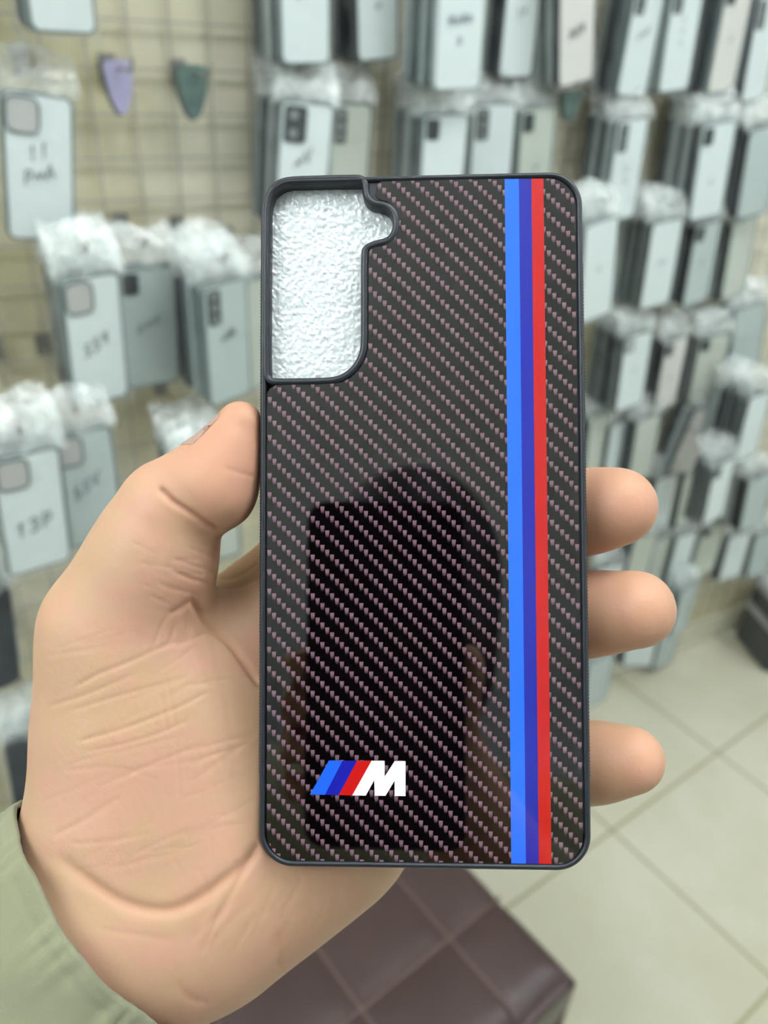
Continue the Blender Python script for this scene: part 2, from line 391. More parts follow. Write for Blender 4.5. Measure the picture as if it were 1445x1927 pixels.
# ------------------------------------------------------------------ packages hanging on the wall
PW, PH, PT = .075, .155, .010
meshes = {}
def mesh_of(key, fn, mats):
    if key not in meshes:
        bm = bmesh.new(); fn(bm); bmesh.ops.recalc_face_normals(bm, faces=bm.faces); me = bpy.data.meshes.new(key); bm.to_mesh(me); bm.free()
        for m_ in mats: me.materials.append(m_)
        meshes[key] = me
    return meshes[key]
TOXZ = Matrix(((1, 0, 0), (0, 0, -1), (0, 1, 0)))     # local x,y,z(plate normal) -> x, -z, y   (front faces -y)
def turn(bm): bmesh.ops.transform(bm, matrix=TOXZ.to_4x4(), verts=bm.verts)
def rim_fn(bm):
    o_ = rrect(PW, PH, .011, 6, 0, -PH / 2); i1 = offset_loop(o_, -.0012); i2 = offset_loop(o_, -.003)
    sweep(bm, [(i1, -PT / 2), (o_, -PT / 2 + .0012), (o_, PT / 2 - .0012), (i1, PT / 2), (i2, PT / 2 - .0003), (i2, -PT / 2)], True); turn(bm)
def card_fn(bm):
    prism(bm, [rrect(PW - .0058, PH - .0058, .0085, 6, 0, -PH / 2)], .001, PT / 2 - .0010); turn(bm)
def win_fn(kind):
    def f(bm):
        if kind == 'big': cx_, cy_, w_, h_, r_ = -.0165, -.024, .036, .038, .010
        elif kind == 'tall': cx_, cy_, w_, h_, r_ = -.020, -.028, .020, .042, .005
        elif kind == 'pair': cx_, cy_, w_, h_, r_ = -.016, -.027, .030, .042, .005
        else: cx_, cy_, w_, h_, r_ = -.021, -.020, .020, .026, .004
        o_ = rrect(w_, h_, r_, 5, cx_, cy_); prism(bm, [o_, offset_loop(o_, -.0025)], PT / 2 - .001, PT / 2 + .0012, 1)
        prism(bm, [offset_loop(o_, -.0025)], PT / 2 - .001, PT / 2 + .0004, 0)
        n_ = {'tall': 3, 'pair': 2}.get(kind, 0)
        for k in range(n_):
            rr_ = .0058; c_ = rrect(rr_ * 2, rr_ * 2, rr_ * .99, 5, cx_ - (.003 if kind == 'pair' else 0), cy_ + h_ / 2 - h_ * (k + .5) / n_)
            prism(bm, [c_], PT / 2, PT / 2 + .001, 2)
        turn(bm)
    return f
def flap_fn(seed):
    def f(bm):
        r = random.Random(seed); nx, nz = 14, 9; G = []
        ph = [r.uniform(0, 6) for _ in range(6)]
        for k in range(nz + 1):
            t_ = k / nz; row = []
            for j in range(nx + 1):
                s_ = j / nx * 2 - 1; wd = .046 * (1 - .12 * t_)
                y_ = .004 * math.sin(3.5 * s_ + ph[0] + 2 * t_) * t_ ** .5 + .0022 * math.sin(7 * s_ + ph[1]) * math.sin(5 * t_ + ph[2]) + r.uniform(-.0006, .0006)
                y_ += .022 * t_ * t_ - .004
                row.append(bm.verts.new((s_ * wd, y_, -.004 + .046 * t_ + .004 * math.sin(4 * s_ + ph[3]) * t_)))
            G.append(row)
        for A, B in zip(G, G[1:]):
            for j in range(nx): bm.faces.new((A[j], A[j + 1], B[j + 1], B[j])).smooth = True
        # side fringes of the bag, left and right of the case, and the bottom fold
        for sx in (-1, 1):
            prev = None
            for k in range(12):
                z_ = -.004 - (PH + .006) * k / 11; q = .003 * math.sin(k * 1.7 + ph[4])
                a = bm.verts.new((sx * (PW / 2 + .0005), -.001, z_)); b = bm.verts.new((sx * (PW / 2 + .007 + q), .001 + q * .6, z_))
                if prev: fq = bm.faces.new((prev[0], a, b, prev[1])); fq.smooth = True; fq.material_index = 1
                prev = (a, b)
    return f
def film_fn(bm):
    r = random.Random(3); nx, nz = 8, 14; G = []
    for k in range(nz + 1):
        G.append([bm.verts.new(((j / nx - .5) * (PW + .012), -PT / 2 - .0022 - r.uniform(0, .0012), .0 - (PH + .008) * k / nz)) for j in range(nx + 1)])
    for A, B in zip(G, G[1:]):
        for j in range(nx): bm.faces.new((A[j], A[j + 1], B[j + 1], B[j])).smooth = True
GLYPH = {'1': [[(.4, 0), (.5, 1), (.3, .75)]], '3': [[(.1, .9), (.6, 1), (.8, .75), (.4, .52), (.8, .3), (.5, 0), (.1, .1)]], 'P': [[(.2, 0), (.25, 1), (.8, .9), (.8, .5), (.22, .45)]],
         '5': [[(.8, 1), (.3, 1), (.2, .6), (.7, .55), (.75, .15), (.2, 0)]], 'S': [[(.8, .9), (.3, 1), (.2, .6), (.7, .45), (.7, .1), (.1, .05)]], 'M': [[(0, 0), (.15, 1), (.45, .3), (.8, 1), (.9, 0)]],
         'A': [[(0, 0), (.45, 1), (.85, 0)], [(.2, .4), (.7, .4)]], 'x': [[(.1, 0), (.8, .7)], [(.1, .7), (.8, 0)]], '~': [[(0, .3), (.3, .6), (.5, .2), (.8, .6), (1, .3)]], '9': [[(.7, .6), (.3, .5), (.2, .9), (.6, 1), (.7, .6), (.6, 0)]],
         'o': [[(.2, .2), (.2, .7), (.6, .8), (.7, .3), (.4, .1), (.2, .2)]], 'V': [[(0, 1), (.4, 0), (.8, 1)]]}
def write_fn(txt, size, z0, slope, thick=.0011):
    def f(bm):
        lines = txt.split('/'); 
        for li, ln in enumerate(lines):
            tot = len(ln) * size * .8
            for k, ch in enumerate(ln):
                for st in GLYPH[ch]:
                    P = [Vector((-tot / 2 + (k * .8 + gx * .7) * size, -PT / 2 - .0003, z0 - li * size * 1.7 + gy * size + slope * (k * .8 + gx * .7) * size)) for gx, gy in st]
                    for a, b in zip(P, P[1:]):
                        d = (b - a).normalized(); nrm = Vector((-d.z, 0, d.x)) * thick / 2; a2 = a - d * thick * .4; b2 = b + d * thick * .4
                        q = [a2 + nrm, b2 + nrm, b2 - nrm, a2 - nrm]; lo = [bm.verts.new(p) for p in q]; hi = [bm.verts.new(p - Vector((0, .0003, 0))) for p in q]
                        bm.faces.new(hi); bm.faces.new(lo[::-1])
                        for m_ in range(4): bm.faces.new((lo[m_], lo[(m_ + 1) % 4], hi[(m_ + 1) % 4], hi[m_]))
    return f
RIMS = ['rim_grey', 'rim_dark', 'rim_light']
def child(name, me, parent):
    o = bpy.data.objects.new(name, me); COL.objects.link(o); o.parent = parent; return o
def package(loc, rot, card, rim, win, text, front, seed):
    e = empty('packaged_phone_case', loc, rot)
    child('case_rim', mesh_of('rim_' + rim, rim_fn, [M[rim]]), e)
    child('card_insert', mesh_of('card_' + card, card_fn, [M[card]]), e)
    child('plastic_bag', mesh_of('flap%d' % (seed % 9), flap_fn(seed % 9), [M['bag'], M['film']]), e)
    if win:
        k, wm = win.split(':'); rm = 'rim_grey' if wm == 'win_light' else 'rim_dark'
        child('camera_window', mesh_of('win_' + win, win_fn(k), [M[wm], M[rm], M['lens']]), e)
    if front: child('bag_film', mesh_of('film', film_fn, [M['film']]), e)
    if text:
        s_, size, z0, slope, ink = text
        child('handwriting', mesh_of('ink_' + s_ + str(z0), write_fn(s_, size, z0, slope, size * .085), [M[ink]]), e)
    return e
WT = lambda s, size=.014, z=-.085, sl=.25, ink='ink': (s, size, z, sl, ink)
# (description, top centre px, bottom centre px, width px, distance or None, card, rim, window, writing, how many behind)
T = [
 ('cut off in the top left corner', (112, 5), (119, 64), 134, 1.0, 'card', 'rim_grey', None, None, 3),
 ('hanging alone at left with two written lines', (68, 172), (78, 452), 132, None, 'card', 'rim_grey', 'big:win_light', WT('11/P~A', .015, -.07, .3), 0),
 ('with big pale window, above the thumb', (165, 515), (190, 755), 108, None, 'card', 'rim_grey', 'big:win_light', WT('S59', .015, -.095, .4), 6),
 ('with small dark window, above the thumb', (272, 500), (288, 742), 106, 1.0, 'card_grey', 'rim_grey', 'small:win_dark', WT('o~x', .014, -.085, .5), 1),
 ('with black three-lens window above thumb tip', (418, 528), (432, 752), 82, None, 'card_grey', 'rim_grey', 'tall:win_dark', WT('~MM', .011, -.075, .2), 6),
 ('half hidden by held case left edge', (482, 520), (492, 760), 74, 1.0, 'card_green', 'rim_grey', None, None, 1),
 ('marked 13P beside the thumb', (45, 848), (75, 1065), 125, None, 'card', 'rim_grey', 'big:win_light', WT('13P', .018, -.105, .2), 3),
 ('marked in blue, left of thumb knuckle', (146, 808), (180, 1018), 118, None, 'card_grey', 'rim_grey', 'big:win_light', WT('5SV', .015, -.09, .6, 'ink_blue'), 1),
 ('hidden behind the thumb, flap showing', (388, 872), (410, 1080), 100, .9, 'card_green', 'rim_dark', None, None, 6),
 ('low at left edge above the sleeve', (62, 1385), (92, 1580), 110, .88, 'card_dark', 'rim_dark', None, None, 3),
 ('at very left edge behind the hand', (-40, 1120), (-12, 1320), 110, .9, 'card_dark', 'rim_dark', None, None, 3),
 ('first in top row, large M-like mark', (571, 5), (573, 122), 98, 1.03, 'card', 'rim_grey', None, WT('VM', .022, -.09, .2), 6),
 ('second in top row, plain grey bottom', (707, 5), (708, 115), 82, 1.06, 'card', 'rim_dark', None, WT('~', .012, -.1, .2), 3),
 ('hanging lowest in the top row', (866, 5), (856, 170), 92, .98, 'card', 'rim_light', None, WT('MoMo/o', .012, -.085, .1, 'ink_blue'), 4),
 ('fourth in top row above blue stripes', (980, 5), (965, 148), 66, 1.08, 'card', 'rim_dark', None, WT('1x', .014, -.085, .5), 2),
 ('in top row above held case corner', (1083, 5), (1080, 160), 68, 1.05, 'card_warm', 'rim_dark', None, WT('MWM'.replace('W', 'A'), .013, -.095, .2), 4),
 ('leaning in top row with slanted writing', (1217, 5), (1183, 182), 58, 1.05, 'card', 'rim_grey', 'tall:win_dark', WT('S~x', .012, -.085, .6), 4),
 ('with three dark marks, top row right', (1288, 5), (1262, 173), 58, 1.05, 'card', 'rim_grey', 'tall:win_dark', WT('x/x/x', .009, -.06, .2), 4),
 ('second from right in the top row', (1384, 5), (1350, 175), 50, 1.05, 'card_warm', 'rim_grey', 'small:win_dark', WT('x', .012, -.085, .3), 4),
 ('last at right in the top row', (1445, 5), (1412, 190), 45, 1.05, 'card', 'rim_dark', 'tall:win_dark', None, 3),
 ('with two-lens window, second row left', (578, 190), (560, 430), 100, None, 'card', 'rim_grey', 'pair:win_dark', WT('~V', .016, -.08, .6), 6),
 ('right of the two-lens window, second row', (660, 192), (648, 420), 78, 1.05, 'card_green', 'rim_dark', 'tall:win_dark', None, 1),
 ('with narrow window, second row middle', (838, 212), (822, 420), 85, None, 'card', 'rim_grey', 'small:win_dark', None, 6),
 ('with dark window left of blue stripes', (930, 192), (915, 400), 80, None, 'card', 'rim_grey', 'tall:win_dark', None, 2),
 ('in second row above red stripe', (1012, 200), (996, 400), 66, None, 'card_green', 'rim_grey', 'small:win_dark', WT('~', .012, -.09, .3), 2),
 ('second row beside the bare beige wall', (1190, 220), (1162, 400), 58, None, 'card', 'rim_grey', 'tall:win_dark', WT('x/o', .011, -.08, .3), 5),
 ('second row, wide dark stack behind it', (1352, 228), (1325, 398), 62, None, 'card', 'rim_grey', 'small:win_dark', WT('x', .012, -.1, .4), 6),
 ('at right edge of the second row', (1440, 235), (1412, 400), 60, 1.03, 'card_grey', 'rim_dark', None, None, 5),
 ('third row, touching the held case edge', (1130, 412), (1116, 605), 62, None, 'card', 'rim_grey', None, WT('x', .012, -.08, .5), 2),
 ('third row, brightest right of held case', (1255, 412), (1228, 572), 58, None, 'card', 'rim_dark', None, WT('~x', .011, -.08, .4), 6),
 ('third row, narrow beside the brightest', (1332, 415), (1305, 562), 48, None, 'card_grey', 'rim_dark', 'small:win_dark', WT('x', .012, -.08, .4), 4),
 ('third row, greenish at right edge', (1400, 410), (1375, 560), 45, None, 'card_green', 'rim_grey', None, None, 2),
 ('fourth row, black stack on its left', (1200, 625), (1180, 762), 52, None, 'card', 'rim_dark', 'small:win_light', WT('x', .012, -.08, .4), 6),
 ('fourth row, with uneven window', (1272, 635), (1248, 760), 42, None, 'card_warm', 'rim_dark', 'small:win_dark', WT('~', .012, -.09, .4), 3),
 ('fourth row, broad with pale front', (1345, 628), (1318, 758), 58, None, 'card_green', 'rim_dark', 'small:win_dark', None, 3),
 ('fourth row, grey at right edge', (1412, 572), (1398, 690), 58, None, 'card_grey', 'rim_grey', None, None, 3),
 ('above upper fingertip touching held case', (1132, 775), (1118, 890), 46, None, 'card_green', 'rim_grey', None, None, 2),
 ('right above the upper fingertip', (1220, 782), (1200, 900), 46, None, 'card_green', 'rim_dark', None, None, 4),
 ('strongly tilted in the fifth row', (1330, 768), (1280, 880), 50, None, 'card_warm', 'rim_dark', None, None, 4),
 ('fifth row at the right edge', (1430, 738), (1398, 865), 42, None, 'card', 'rim_dark', None, None, 5),
 ('just right of the upper fingertip', (1255, 892), (1232, 1000), 44, None, 'card', 'rim_dark', None, None, 3),
 ('second right of the upper fingertip', (1305, 882), (1286, 980), 38, None, 'card_green', 'rim_dark', None, None, 2),
 ('third right of the upper fingertip', (1362, 866), (1336, 985), 40, None, 'card', 'rim_dark', 'small:win_dark', None, 2),
 ('right edge level with upper fingertip', (1430, 895), (1408, 1000), 44, None, 'card_grey', 'rim_dark', None, None, 4),
 ('between the upper two fingertips', (1215, 1002), (1192, 1092), 46, None, 'card_green', 'rim_dark', None, None, 3),
 ('right of the gap between upper fingertips', (1292, 1002), (1266, 1098), 40, None, 'card', 'rim_dark', None, None, 3),
 ('low right with small dark hole', (1345, 985), (1316, 1075), 46, None, 'card_green', 'rim_grey', 'small:win_dark', None, 2),
 ('low, right of the middle fingertip', (1296, 1102), (1272, 1192), 32, None, 'card_grey', 'rim_grey', None, None, 2),
 ('lowest, just under the middle fingertip', (1215, 1168), (1196, 1256), 56, None, 'card', 'rim_grey', None, None, 2),
 ('lowest, touching held case over floor', (1130, 1235), (1116, 1330), 46, None, 'card_grey', 'rim_grey', None, None, 1),
 ('low at right under the dark-holed one', (1392, 1002), (1368, 1092), 42, None, 'card', 'rim_dark', None, None, 2),
 ('sixth row, between touching pairs below the fingertip', (1252, 1008), (1230, 1098), 40, None, 'card_green', 'rim_grey', None, None, 2),
 ('partly behind the middle fingertip, touching case edge', (1150, 1062), (1132, 1150), 50, None, 'card', 'rim_dark', None, None, 2),
 ('low right edge above the grey box', (1442, 1000), (1420, 1085), 42, None, 'card_grey', 'rim_dark', None, None, 2),
 ('lowest row, right of the white lowest one', (1262, 1175), (1244, 1250), 36, None, 'card_grey', 'rim_dark', None, None, 1),
 ('above upper fingertip, second from case edge', (1168, 790), (1150, 895), 40, None, 'card', 'rim_dark', None, None, 2),
]
CN = {'card': 'white', 'card_warm': 'ivory', 'card_grey': 'grey', 'card_green': 'pale green', 'card_dark': 'dark'}
def hook(p0, p1, name_label):
    bm = bmesh.new(); p0 = Vector(p0); p1 = Vector(p1); tip = p1 + Vector((0, -.008, .012))
    tube_path(bm, [p0, p0.lerp(p1, .5), p1, p1 + Vector((0, -.004, .003)), tip], .0017, 6)
    box(bm, p0 + Vector((0, .002, 0)), (.02, .003, .03))
    tag(from_bm('display_hook', bm, M['hook'], smooth=False), name_label, 'hook', 'wire display hooks')
seed = 0
for (desc, tp, bp, wpx, D, card, rim, win, txt, nb) in T:
    cut = tp[1] < 10
    if D is None:
        a = on_wall(tp[0], tp[1], 1.0); lo_, hi_ = .01, 1.0
        for _ in range(40):
            mid = (lo_ + hi_) / 2
            if project(a - [0, 0, mid])[1] < bp[1]: lo_ = mid
            else: hi_ = mid
        D = min(1.07, max(.84, PH / mid))
    D = min(D, R_['y1'] - .028 - .0118 * (nb + 1))
    a = on_wall(tp[0], tp[1], D); b = on_wall(bp[0], bp[1], D)
    tilt = math.atan2(b[0] - a[0], a[2] - b[2])
    axis = Vector((math.sin(tilt), 0, -math.cos(tilt)))
    top = Vector(b) - axis * PH if cut else Vector(a)
    best = (1e9, 0)
    midp = top + axis * PH / 2
    for k in range(-50, 51):
        yw_ = math.radians(k); d_ = Vector((math.cos(yw_), math.sin(yw_), 0)) * PW / 2
        e_ = abs(project(midp + d_)[0] - project(midp - d_)[0] - wpx) + abs(k) * .12
        if e_ < best[0]: best = (e_, yw_)
    yaw = best[1]; rm = Matrix.Rotation(-tilt, 4, 'Y') @ Matrix.Rotation(yaw, 4, 'Z')
    n_tot = nb + 1; gap = min(.0165, (R_['y1'] - .03 - D) / max(1, n_tot))
    e = package(top, rm.to_euler(), card, rim, win, txt, True, seed); seed += 1
    tag(e, ('%s bagged phone case, ' % CN[card]) + desc, 'packaged phone case', 'packaged phone cases hanging on the wall')
    rs = random.Random(seed * 11)
    for k in range(nb):
        f_ = (k + 1) / (nb + 1); p = top + Vector((rs.uniform(-.003, .003) * 1, gap * (k + 1), rs.uniform(-.004, .004)))
        rk = Matrix.Rotation(-tilt * (1 - f_ * .5) + rs.uniform(-.015, .015), 4, 'Y') @ Matrix.Rotation(yaw * (1 - f_) + rs.uniform(-.03, .03), 4, 'Z')
        rimk = rs.choice(['rim_grey', 'rim_dark', 'rim_dark', 'rim_light'] if rim != 'rim_light' else ['rim_light', 'rim_grey'])
        q = package(p, rk.to_euler(), 'card_grey' if rs.random() < .5 else 'card_dark', rimk, None, None, False, seed * 3 + k)
        tag(q, ('bagged phone case, %s behind the one ' % ('first', 'second', 'third', 'fourth', 'fifth', 'sixth')[k]) + desc, 'packaged phone case', 'bagged cases behind the one ' + desc)
    p1 = Vector((top.x, top.y - .012, top.z + .026)); hook((p1.x, R_['y1'] - .014, p1.z - .004), p1, 'wire hook holding the package ' + desc)
# empty hooks with small tapered tags
def small_tag(px_, py0, py1, wpx_, mat, label, D=1.06):
    a = on_wall(px_, py0, D); b = on_wall(px_ + 4, py1, D); w_ = abs(on_wall(px_ + wpx_ / 2, py0, D)[0] - on_wall(px_ - wpx_ / 2, py0, D)[0]); h_ = a[2] - b[2]
    L = [(-w_ / 2, 0), (-w_ * .5, -.2 * h_), (-w_ * .40, -.55 * h_), (-w_ * .22, -.88 * h_), (0, -h_), (w_ * .22, -.88 * h_), (w_ * .40, -.55 * h_), (w_ * .5, -.2 * h_), (w_ / 2, 0)]
    L = smooth_loop(L, 1); e = empty('hanging_tag', a)
    bm = bmesh.new(); prism(bm, [L], 0, .003); turn(bm); from_bm('tag_face', bm, mat, e)
    bm = bmesh.new(); prism(bm, [[(x_ * 1.08 - .002, z_ * 1.04) for x_, z_ in L]], -.006, -.0005); turn(bm); from_bm('tag_backing', bm, M['tag_back'], e)
    tag(e, label, 'tag', 'small tapered tags on bare hooks')
    hook((a[0], R_['y1'] - .014, a[2] - .012), (a[0], a[1] - .07, a[2] - .006), 'bare wire hook behind the ' + label.split(' hanging')[0])
small_tag(220, 112, 218, 56, M['tag_violet'], 'pale violet tapered tag hanging on bare hook at upper left')
small_tag(360, 122, 226, 60, M['tag_teal'], 'teal green tapered tag hanging on bare hook right of the violet one')
small_tag(1078, 170, 228, 34, M['tag_teal'], 'tiny dark teal tag hanging under the ivory card')
# dark box low at the right
pb = on_level(1385, 1160, .02); e = tag(empty('storage_box', (pb[0] + .02, min(pb[1], .98), 0), (0, 0, math.radians(-18))), 'dark grey box with pale plastic strips low at the right edge', 'box')
bm = bmesh.new(); box(bm, (0, 0, .11), (.22, .16, .22)); bmesh.ops.bevel(bm, geom=bm.edges[:], offset=.008, segments=2, affect='EDGES'); from_bm('box_body', bm, M['box_dark'], e)
for z_ in (.215, .135):
    bm = bmesh.new(); box(bm, (0, 0, z_), (.226, .166, .03)); bmesh.ops.bevel(bm, geom=bm.edges[:], offset=.004, segments=2, affect='EDGES'); from_bm('plastic_strip', bm, M['box_pale'], e)

# ------------------------------------------------------------------ leather ottoman
OZ = .46
c0 = on_level(1092, 1829, OZ); c1 = on_level(905, 1636, OZ); c2 = on_level(971, 1927, OZ)
e1 = Vector(c1 - c0).normalized(); e2 = Vector((-e1.y, e1.x, 0))
if e2.dot(Vector(c2 - c0)) < 0: e2 = -e2
pA = on_level(845, 1767, OZ); pB = on_level(680, 1900, OZ)
s1 = Vector(pA - c0).dot(e1); s2 = Vector(pA - c0).dot(e2); step2 = Vector(pB - c0).dot(e2) - s2
step = abs(step2)
oc = empty('ottoman', (c0[0], c0[1], 0)); tag(oc, 'dark brown leather ottoman with square seams, on the tiles below the hand', 'ottoman')
ln1, ln2 = s1 + step * 3, s2 + step * 3.2
def op(a, b, z_): return e1 * a + e2 * b + Vector((0, 0, z_))
na, nb_ = 60, 60; V = []; Fq = []
ss = [s2 + k * step for k in range(-1, 5)]; sa = [s1 + k * step for k in range(-1, 5)]
for j in range(na + 1):
    for k in range(nb_ + 1):
        a = ln1 * j / na; b = ln2 * k / nb_; d = min([abs(a - q) for q in sa] + [abs(b - q) for q in ss]); edge = min(a, ln1 - a, b, ln2 - b)
        z_ = OZ + .006 * (1 - math.exp(-d / .02)) - .030 * math.exp(-edge / .012)
        V.append(op(a, b, z_))
for j in range(na):
    for k in range(nb_): q = j * (nb_ + 1) + k; Fq.append((q, q + 1, q + nb_ + 2, q + nb_ + 1))
bd = [k for k in range(nb_ + 1)] + [j * (nb_ + 1) + nb_ for j in range(1, na + 1)] + [na * (nb_ + 1) + k for k in range(nb_ - 1, -1, -1)] + [j * (nb_ + 1) for j in range(na - 1, 0, -1)]
n0 = len(V); V += [Vector((V[q].x, V[q].y, .32)) for q in bd]
for k in range(len(bd)): Fq.append((bd[k], bd[(k + 1) % len(bd)], n0 + (k + 1) % len(bd), n0 + k))
Fq.append(tuple(range(n0 + len(bd) - 1, n0 - 1, -1)))
from_data('seat_cushion', V, Fq, M['leather'], oc, True)
bm = bmesh.new()
Lb = [op(.012, .012, 0), op(ln1 - .012, .012, 0), op(ln1 - .012, ln2 - .012, 0), op(.012, ln2 - .012, 0)]
prism(bm, [[(q.x, q.y) for q in Lb]], .03, .33); from_bm('ottoman_base', bm, M['leather'], oc)
for (a, b) in ((.05, .05), (ln1 - .05, .05), (ln1 - .05, ln2 - .05), (.05, ln2 - .05)):
    bm = bmesh.new(); p = op(a, b, .018); box(bm, p, (.04, .04, .036)); from_bm('foot', bm, M['shoe'], oc)
bm = bmesh.new()
for q in sa[1:4]:
    if 0 < q < ln1: tube_path(bm, [op(q, .01 + (ln2 - .02) * k / 12, OZ + .0015) for k in range(13)], .0022, 6)
for q in ss[0:5]:
    if 0 < q < ln2: tube_path(bm, [op(.01 + (ln1 - .02) * k / 12, q, OZ + .0015) for k in range(13)], .0022, 6)
from_bm('seam', bm, M['seam'], oc, True)

# ------------------------------------------------------------------ the held phone case
Rcase = np.array([[.99899, -.00325, -.04479], [.00509, .99915, .04101], [.04462, -.04119, .99815]]); Tcase = np.array([.0088, -.00083, -.18603])
mc = Matrix(Rcase.tolist()).to_4x4(); mc.translation = Tcase.tolist()
CASEM = CAMM @ mc
case = empty('phone_case'); case.matrix_world = CASEM
tag(case, 'black phone case with pink-flecked weave, blue and red stripes, held in the hand', 'phone case')
mm = lambda L: [(x_ * .001, y_ * .001) for x_, y_ in L]
HOLE = [(-36.0, 72.26), (-35.9, 74.37), (-35.4, 76.77), (-34.4, 78.7), (-32.9, 79.6), (-30.79, 80.0), (-24.53, 80.05), (-15.91, 80.05), (-14.5, 79.95), (-13.84, 79.4), (-13.84, 77.77), (-13.55, 76.11), (-12.52, 74.58), (-10.89, 73.65), (-8.83, 73.45), (-7.21, 72.36), (-6.54, 70.4), (-6.63, 68.31), (-7.52, 66.68), (-8.7, 66.11), (-10.18, 65.84), (-12.1, 65.28), (-13.57, 64.42), (-14.17, 63.08), (-14.19, 53.84), (-14.21, 41.07), (-14.57, 38.71), (-15.69, 36.36), (-17.31, 34.61), (-19.22, 33.45), (-21.58, 32.95), (-27.47, 32.88), (-34.57, 32.85), (-35.7, 33.2), (-36.05, 34.3), (-36.05, 53)]
HOLE = HOLE[::-1]                                   # counter-clockwise
NOTCH = [(-36.6, 28.0), (-36.5, 29.4), (-35.75, 30.41), (-34.41, 31.13), (-32.2, 31.25), (-25.99, 31.2), (-20.99, 31.35), (-18.63, 31.67), (-16.58, 32.68), (-14.67, 34.43), (-13.19, 36.77), (-12.51, 39.27), (-12.33, 41.93), (-12.3, 53.8), (-12.22, 62.15), (-11.95, 63.34), (-10.92, 63.92), (-8.41, 64.31), (-6.49, 65.62), (-5.31, 67.98), (-5.06, 70.37), (-5.88, 73.08), (-7.79, 74.93), (-9.71, 75.51), (-10.59, 76.49), (-10.53, 77.99), (-9.99, 79.33), (-8.95, 79.98), (-7.92, 80.1)]
OW, OH = 76.6, 162.6
outer = rrect(OW, OH, 8.0, 14)
ins = lambda d: mm(rrect(OW - 2 * d, OH - 2 * d, max(8.0 - d, .5), 14))
bm = bmesh.new()
sweep(bm, [(ins(1.6), -.0100), (ins(.5), -.0098), (ins(0), -.0090), (ins(0), -.0030), (ins(.0), -.0014), (ins(.18), -.0006), (ins(.55), -.00012), (ins(.9), 0), (ins(1.25), -.00015), (ins(1.5), -.0005), (ins(1.6), -.0012), (ins(1.6), -.0060)], True)
from_bm('bumper_frame', bm, M['rubber'], case, True)
bm = bmesh.new()                                   # grip ridges along both long sides
for sx in (-1, 1):
    for k in range(150):
        y_ = (-60 + k * .8) * .001; box(bm, (sx * (OW / 2 + .02) * .001, y_, -.0052), (.00028, .0004, .0070))
rg = from_bm('grip_ridges', bm, M['rubber'], case)
bm = bmesh.new(); prism(bm, [ins(1.5), mm(smooth_loop(HOLE, 2))], -.0022, -.0009); from_bm('back_shell', bm, M['rubber'], case)
pr = rrect(OW - 3.9, OH - 3.3, 6.2, 12, 0, -.05)
pan = [p for p in pr if not (p[0] < -7.92 and p[1] > 28.0)]
# order: start after the notch, run clockwise top-right -> right -> bottom -> left
q1 = [p for p in pan]; q1 = sorted(q1, key=lambda p: -math.atan2(p[1] - 5, p[0] + 0.0) if True else 0)
tr = [p for p in q1 if p[0] > 0 and p[1] > 0]; br = [p for p in q1 if p[0] > 0 and p[1] <= 0]; bl = [p for p in q1 if p[0] <= 0]
tr.sort(key=lambda p: (p[0] - p[1])); br.sort(key=lambda p: (-p[0] - p[1])); bl = [p for p in bl if p[1] < 0]; bl.sort(key=lambda p: (-p[0] + p[1]))
panel = NOTCH + tr + br + bl
bm = bmesh.new(); prism(bm, [mm(panel)], -.0010, -.00045); pn = from_bm('back_panel', bm, M['panel'], case)
pn['label'] = 'glossy woven-print back with blue and red stripes'
H0 = smooth_loop(HOLE, 2); ring = [(mm(offset_loop(H0, d)), z_ * .001) for d, z_ in ((-.0, -6.2), (0, -1.0), (.12, -.5), (.45, -.12), (.9, -.02), (1.35, -.12), (1.65, -.5), (1.75, -1.0))]
bm = bmesh.new(); sweep(bm, ring); from_bm('camera_rim', bm, M['rubber'], case, True)
# emblem, slightly raised print
bm = bmesh.new(); z0, z1 = -.00045, -.00018
EM = [([(-21.82, -56.79), (-18.66, -56.79), (-22.73, -64.58), (-26.2, -64.58)], 1), ([(-18.66, -56.79), (-15.26, -56.76), (-19.51, -64.6), (-22.73, -64.58)], 2), ([(-15.26, -56.76), (-11.91, -56.76), (-16.37, -64.64), (-19.51, -64.6)], 3),
      ([(-11.91, -56.76), (-8.86, -56.76), (-8.87, -60.3), (-6.55, -56.78), (-4.03, -56.78), (-4.06, -64.67), (-6.58, -64.67), (-6.57, -61.21), (-8.67, -64.66), (-11.2, -64.66), (-11.27, -61.13), (-13.24, -64.66), (-16.37, -64.66)], 0)]
for L, mi in EM: prism(bm, [mm(L)], z0, z1, mi)
em = from_bm('emblem', bm, [M['white_ink'], M['blue_ink'], M['navy_ink'], M['red_ink']], case); em['label'] = 'slanted blue, navy and red bars with white letter M'
# foam insert, a thing of its own inside the case
fo = rrect(73.0, 159.0, 6.6, 6)
nx, ny = 150, 330; V = []; Fq = []
gx = np.linspace(-36.6, 36.6, nx); gy = np.linspace(-79.8, 79.8, ny)
def hashnoise(xx, yy, sc, seed_):
    r = np.random.RandomState(seed_); g_ = r.rand(400, 400); u_ = xx / sc + 180; v_ = yy / sc + 180; i_ = np.floor(u_).astype(int); j_ = np.floor(v_).astype(int); fu_ = u_ - i_; fv_ = v_ - j_
    fu_ = fu_ * fu_ * (3 - 2 * fu_); fv_ = fv_ * fv_ * (3 - 2 * fv_)
    return (g_[i_ % 400, j_ % 400] * (1 - fu_) + g_[(i_ + 1) % 400, j_ % 400] * fu_) * (1 - fv_) + (g_[i_ % 400, (j_ + 1) % 400] * (1 - fu_) + g_[(i_ + 1) % 400, (j_ + 1) % 400] * fu_) * fv_
gx = np.linspace(-36.6, -3, 230); gy = np.linspace(28, 79.8, 330)
